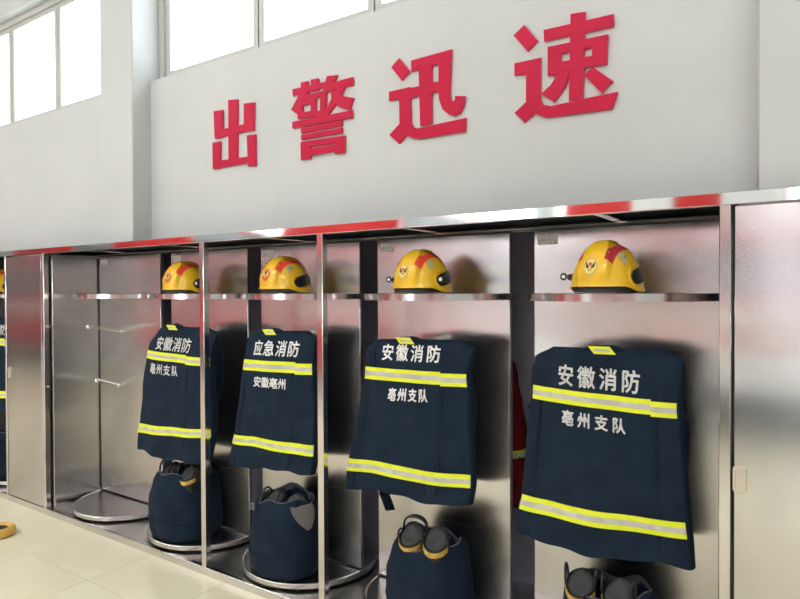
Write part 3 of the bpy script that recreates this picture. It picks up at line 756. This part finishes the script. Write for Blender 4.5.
# ------------------------------------------------------------------ trousers standing round their boots
def make_trousers(label, loc, rx=.20, ry=.19, h=.40, seed=0, flap=False, lean=(0, 0)):
    r = thing('bunker_trousers', label, 'trousers', loc, 0, 'folded down trousers on the round trays')
    m = MB(); N = 64
    prof = [(.55, .004), (.90, .0), (.985, .015), (1.03, .05), (1.05, .10), (1.04, .17), (1.01, .24), (.96, .30), (.90, .345), (.84, .375), (.80, .39), (.745, .392), (.70, .375), (.68, .33), (.66, .24)]
    P = []
    for r_, z in prof:
        row = []
        z = z*h/.39
        for i in range(N):
            a = 2*PI*i/N
            k = r_*(1+.035*math.sin(3*a+seed)+.02*math.sin(7*a+seed*2+z*14)+.035*noise.noise(Vector((math.cos(a)*2, math.sin(a)*2, z*8+seed*5)))+.018*math.sin(z*60+2*math.sin(a*2+seed))*smooth01(z/.1))
            dz = (.018*math.sin(2*a+seed)+.012*math.sin(5*a+seed*3))*smooth01((z-.2)/.15)
            row.append((rx*k*math.cos(a)+lean[0]*z, ry*k*math.sin(a)+lean[1]*z, max(0, z+dz)))
        P.append(row)
    V = m.grid(P, closed_u=True); m.face(V[0][::-1]); m.face(V[-1])
    m.build('trouser_leg_cloth', M['cloth'], r).name = 'trouser_cloth'
    # grey waist lining folded over the rim
    g = MB(); R = []
    for k, (rr, z) in enumerate(((.78, .372), (.755, .398), (.72, .394), (.70, .36))):
        R.append([(rx*rr*(1+.035*math.sin(3*a+seed)+.03*math.sin(6*a+seed))*math.cos(a)+lean[0]*z, ry*rr*(1+.035*math.sin(3*a+seed))*math.sin(a)+lean[1]*z, z*h/.39+.018*math.sin(2*a+seed)+.012*math.sin(5*a+seed*3)) for a in [2*PI*i/48 for i in range(48)]])
    g.grid(R, closed_u=True); g.build('waist_lining', M['grey_cloth'], r)
    # cuff seam ring
    g = MB(); pts = []
    for i in range(64):
        a = 2*PI*i/64; k = 1.058*(1+.035*math.sin(3*a+seed))
        pts.append((rx*k*math.cos(a)+lean[0]*.12, ry*k*math.sin(a)+lean[1]*.12, .10*h/.39+.02+.012*math.sin(2*a+seed)))
    g.tube(pts, .004, 6, closed=True); g.build('hem_seam', M['cloth'], r)
    if flap:
        g = MB(); R = []
        for i in range(7):
            t = i/6
            w = .055*(1-t*t*.85)
            kk = .90+.15*t; row = []
            for s in (-1, -.5, 0, .5, 1):
                an = -.42+.10*t+s*w*6.2
                row.append(((rx*kk+.024)*math.cos(an), (ry*kk+.024)*math.sin(an), h*(1.0-.30*t)+.004*math.sin(3*s)))
            R.append(row)
        R2 = [[(x*.93, y*.93, z) for x, y, z in row] for row in R]
        g.grid([R2[0]]+R+[R2[-1]]); g.build('worn_patch', M['tan_cloth'], r)
        for s in (-.10, -.075):
            g = MB(); g.box(s-.011, s+.011, -ry*.9-.02, -ry*.9-.008, h*.90, h*1.0, .003); g.build('brace_clip', M['grey_cloth'], r)
    return r
def make_boot(label, loc, rz=0, h=.44, tilt=(0, -.12), loop=.055, loopw=.032, big=False, gold=True):
    r = thing('fire_boot', label, 'boot', loc, rz, 'boots standing in the trousers')
    def ring(z, k, a): return Vector((.058*k*math.cos(a)+tilt[0]*z, .066*k*math.sin(a)+tilt[1]*z, 0))
    rim = lambda a: h+.030*math.sin(a)            # lower at the front (-y)
    m = MB(); N = 36; P = []
    for f, k in ((.0, 1.0), (.05, 1.05), (.2, .95), (.45, .86), (.7, .95), (.9, 1.02), (.98, 1.04), (1, 1.02), (1, .93), (.93, .88), (.75, .8)):
        P.append([ring(f*h, k, 2*PI*i/N)+Vector((0, 0, f*rim(2*PI*i/N))) for i in range(N)])
    V = m.grid(P, closed_u=True); m.face(V[0][::-1])
    m.build('shaft', M['boot'], r)
    # foot, inside the trouser leg
    g = MB(); P = []
    for i in range(9):
        t = i/8; w = .050*math.sin(PI*min(1, .18+t*.80))**.5; hh = lerp(.085, .045, t)*(1 if t < .95 else .7)
        P.append([(w*math.cos(2*PI*k/16), max(-.075, .055-.145*t), max(0, hh*.5+hh*.5*math.sin(2*PI*k/16))) for k in range(16)])
    V = g.grid(P, closed_u=True); g.face(V[0]); g.face(V[-1]); g.build('foot', M['boot'], r)
    # grey lining: the padded tongue that shows in the mouth
    g = MB(); P = []
    for k, dz in ((.92, -.006), (.80, .004), (.55, .010), (.2, .012)):
        P.append([ring(h, k, 2*PI*i/24)+Vector((0, .006, rim(2*PI*i/24)*1+dz)) for i in range(24)])
    V = g.grid(P, closed_u=True); g.face(V[-1]); g.build('lining', M['boot_lining'], r)
    if gold:
        g = MB(); n = 22; A = [(-PI/2-1.25+2.5*i/n) for i in range(n+1)]
        R = [[ring(h*f, k, a)+Vector((0, 0, f*rim(a)-.004)) for a in A] for f, k in ((.985, 1.03), (.985, 1.075), (.925, 1.075), (.925, 1.0))]
        g.grid(R); g.build('reflective_band', M['gold'], r)
    for s in (-1, 1):
        c = ring(h, .98, 0 if s > 0 else PI); pts = []
        for i in range(15):
            t = PI*i/14
            pts.append(c+Vector((s*.004*math.sin(t), loopw*math.cos(t), h-.012+loop*math.sin(t)**.8)))
        MB().tube(pts, .0055, 8).build('pull_loop', M['boot'], r)
    if big:
        g = MB(); R = []
        for w in (-.012, .012):
            R.append([ring(h, 1.0, 0)*0+Vector((.062*math.cos(PI*i/16)+tilt[0]*h, .045+w+tilt[1]*h, h+.005+.075*math.sin(PI*i/16)**.55)) for i in range(17)])
        R = R+[[p+Vector((0, 0, -.012)) for p in R[1]], [p+Vector((0, 0, -.012)) for p in R[0]], R[0]]
        g.grid(R); g.build('back_flap', M['boot'], r)
    return r
TZ = .0875
make_trousers('navy trousers under the large right-end coat, mostly below the frame', (-.72, 2.575, TZ), .20, .185, .36, 1.0)
make_boot('black boot with thin upright loops under the large coat, the left one of its pair', (-.815, 2.545, TZ), .1, .385, (0, -.14), .075, .024)
make_boot('black boot under the large coat, the right one of its pair, mostly in shadow', (-.655, 2.545, TZ), -.15, .385, (0, -.14), .065, .024)
make_trousers('navy trousers on the tray below the third hung coat', (-1.570, 2.575, TZ), .205, .185, .37, 2.2)
make_boot('black boot with gold band and tall back flap, below the third hung coat', (-1.632, 2.545, TZ), .15, .40, (0, -.13), .03, .03, True)
make_boot('black boot with gold band, right of the pair below the third coat', (-1.500, 2.535, TZ), .3, .41, (0, -.12), .025, .03)
make_trousers('navy trousers with worn brown patch below the 应急消防 coat', (-2.515, 2.575, TZ), .205, .19, .40, 3.3, True)
make_boot('black boot with one dark loop above the pale tags, below the 应急消防 coat', (-2.585, 2.575, TZ), 0, .385, (0, -.08), .065, .04, False, False)
make_boot('black boot with gold rim above the worn brown patch', (-2.415, 2.555, TZ), .2, .40, (0, -.10), .02, .03)
make_trousers('navy trousers bulging round boots on the tray crossed by the left post', (-3.455, 2.60, TZ), .232, .21, .39, 4.4)
make_boot('black boot with round loop, left of the pair behind the left post tray', (-3.565, 2.60, TZ), -.1, .385, (0, -.08), .075, .042, False, False)
make_boot('black boot with gold rim and round loop, right of the pair below the first coat', (-3.325, 2.575, TZ), .25, .42, (0, -.12), .062, .042)
make_trousers('navy trousers on the tray at the left picture edge', (-5.80, 2.60, TZ), .21, .2, .40, 5.2)

# ------------------------------------------------------------------ yellow ring on the floor
r = thing('rubber_ring', 'yellow rubber ring with dark centre lying on the floor tiles at the left picture edge', 'ring', (-4.640, 1.985, 0))
m = MB(); V = m.lathe([(.058, .004), (.085, .0), (.102, .008), (.108, .026), (.105, .046), (.090, .060), (.070, .058), (.060, .05), (.058, .03), (.058, .004)], 40); m.build('ring_body', M['yellow_rubber'], r)
m = MB(); V = m.lathe([(.0585, .006), (.0585, .046), (.03, .042), (.012, .04)], 28); m.face(V[-1]); m.build('hub', M['black_plastic'], r)

# ------------------------------------------------------------------ fire engines parked across the hall (seen mirrored in the steel)
def make_engine(x, label, high=False):
    r = thing('fire_engine', label, 'fire engine', (x, -3.0, 0), 0, 'fire engines facing the lockers')
    m = MB(); prof = [(.30, 0), (.30, -.05), (1.2, -.02), (1.75, .02), (2.85, .28), (3.0, .5), (3.0, 2.6), (.45, 2.6), (.45, 0)]
    a = [m.bm.verts.new((-1.25, -y, z)) for z, y in prof[2:]]; m.bm.free(); m = MB()
    def side(x): return [m.bm.verts.new((x, -y, z)) for z, y in ((.62, 0), (1.5, .0), (1.65, .03), (2.85, .26), (3.0, .45), (3.0, 2.5), (.62, 2.5))]
    L, R_ = side(-1.25), side(1.25); n = len(L)
    for i in range(n): m.face([L[i], L[(i+1) % n], R_[(i+1) % n], R_[i]])
    m.face(L[::-1]); m.face(R_); bmesh.ops.bevel(m.bm, geom=m.bm.edges[:], offset=.05, segments=2, affect='EDGES')
    m.build('cab', M['truck_red'], r)
    MB().box(-1.2, 1.2, -8.0, -2.5, .75, 3.0, .04).build('body', M['shutter'], r)
    for s in (-1, 1):
        for k in range(4): MB().box(s*1.225-.03, s*1.225+.03, -7.9+1.36*k, -6.62+1.36*k, 1.0, 2.9, .01).build('roller_shutter', M['shutter'], r)
        MB().box(s*1.225-.028, s*1.225+.028, -2.4, -.45, 1.65, 2.93, .01).build('side_window', M['truck_glass'], r)
    MB().box(-1.27, 1.27, -.2, .09, .56 if high else .36, 1.0 if high else .86, .03).build('bumper', M['truck_white' if high else 'truck_red'], r)
    if high:
        MB().box(-1.22, 1.22, -.2, .05, .18, .56, .02).build('skirt', M['tyre'], r)
        MB().box(-.35, .10, -2.6, -.03, 2.3, 3.06, .02).build('ladder_rack', M['shutter'], r)
        MB().box(.62, 1.22, -2.6, -.03, 2.3, 3.04, .02).build('equipment_box', M['shutter'], r)
    MB().box(-1.15, 1.15, -2.4, -.05, .30, .42).build('chassis', M['tyre'], r)
    MB().box(-1.15, 1.15, -.10, .012, 1.22, 1.46, .01).build('front_band', M['truck_white'], r)
    m = MB(); m.bm.verts.ensure_lookup_table()
    q = [(-1.08, -.002, 1.56), (1.08, -.002, 1.56), (1.05, -.118, 2.2), (-1.05, -.118, 2.2)]
    f = [m.bm.verts.new(p) for p in q]; b = [m.bm.verts.new((p[0], p[1]-.06, p[2])) for p in q]
    m.face(f); m.face(b[::-1])
    for i in range(4): m.face([f[i], b[i], b[(i+1) % 4], f[(i+1) % 4]])
    m.build('windscreen', M['truck_glass'], r)
    MB().box(-.75, .75, -.9, -.6, 3.0, 3.16, .03).build('light_bar', M['truck_red'], r)
    for s in (-1, 1):
        MB().box(s*.95-.2, s*.95+.2, -.02, .03, 1.04, 1.2, .02).build('headlamp', M['white_plastic'], r)
        for y in (-1.3, -6.0):
            w = MB(); w.lathe([(.2, -.14), (.48, -.14), (.52, -.10), (.52, .10), (.48, .14), (.2, .14)], 28)
            for v in w.bm.verts: v.co = Vector((s*1.08+v.co.z, y+v.co.x, .52+v.co.y))
            w.build('wheel', M['tyre'], r)
    return r
eng = make_engine(-11.85, 'red fire engine parked second from the left wall')
eng2 = make_engine(-1.58, 'red fire engine with white bumper parked opposite the hung coats', True)
copy_thing(eng2, (1.25, -3.0, 0), 'red fire engine with white bumper parked opposite the right locker')
for x, lab in ((-6.7, 'red fire engine parked opposite the empty bay'), (-16.4, 'red fire engine parked farthest left, by the left wall')):
    copy_thing(eng, (x, -3.0, 0), lab)

# ------------------------------------------------------------------ housings of the added fill lamps
for k, (x, y) in enumerate(FILL_SPOTS):
    r = thing('fill_lamp', 'added unseen fill lamp in the ceiling row %s, %s from the left wall' % (('before the lockers', 'over the engine cabs', 'near the rear doors')[k//4], ('first', 'second', 'third', 'fourth')[k % 4]), 'lamp', (x, y, 5.2), 0, 'added fill lamps under the hall ceiling')
    box('housing', M['lamp'], -1.25, 1.25, -.30, .30, -.11, 0, r, .01)
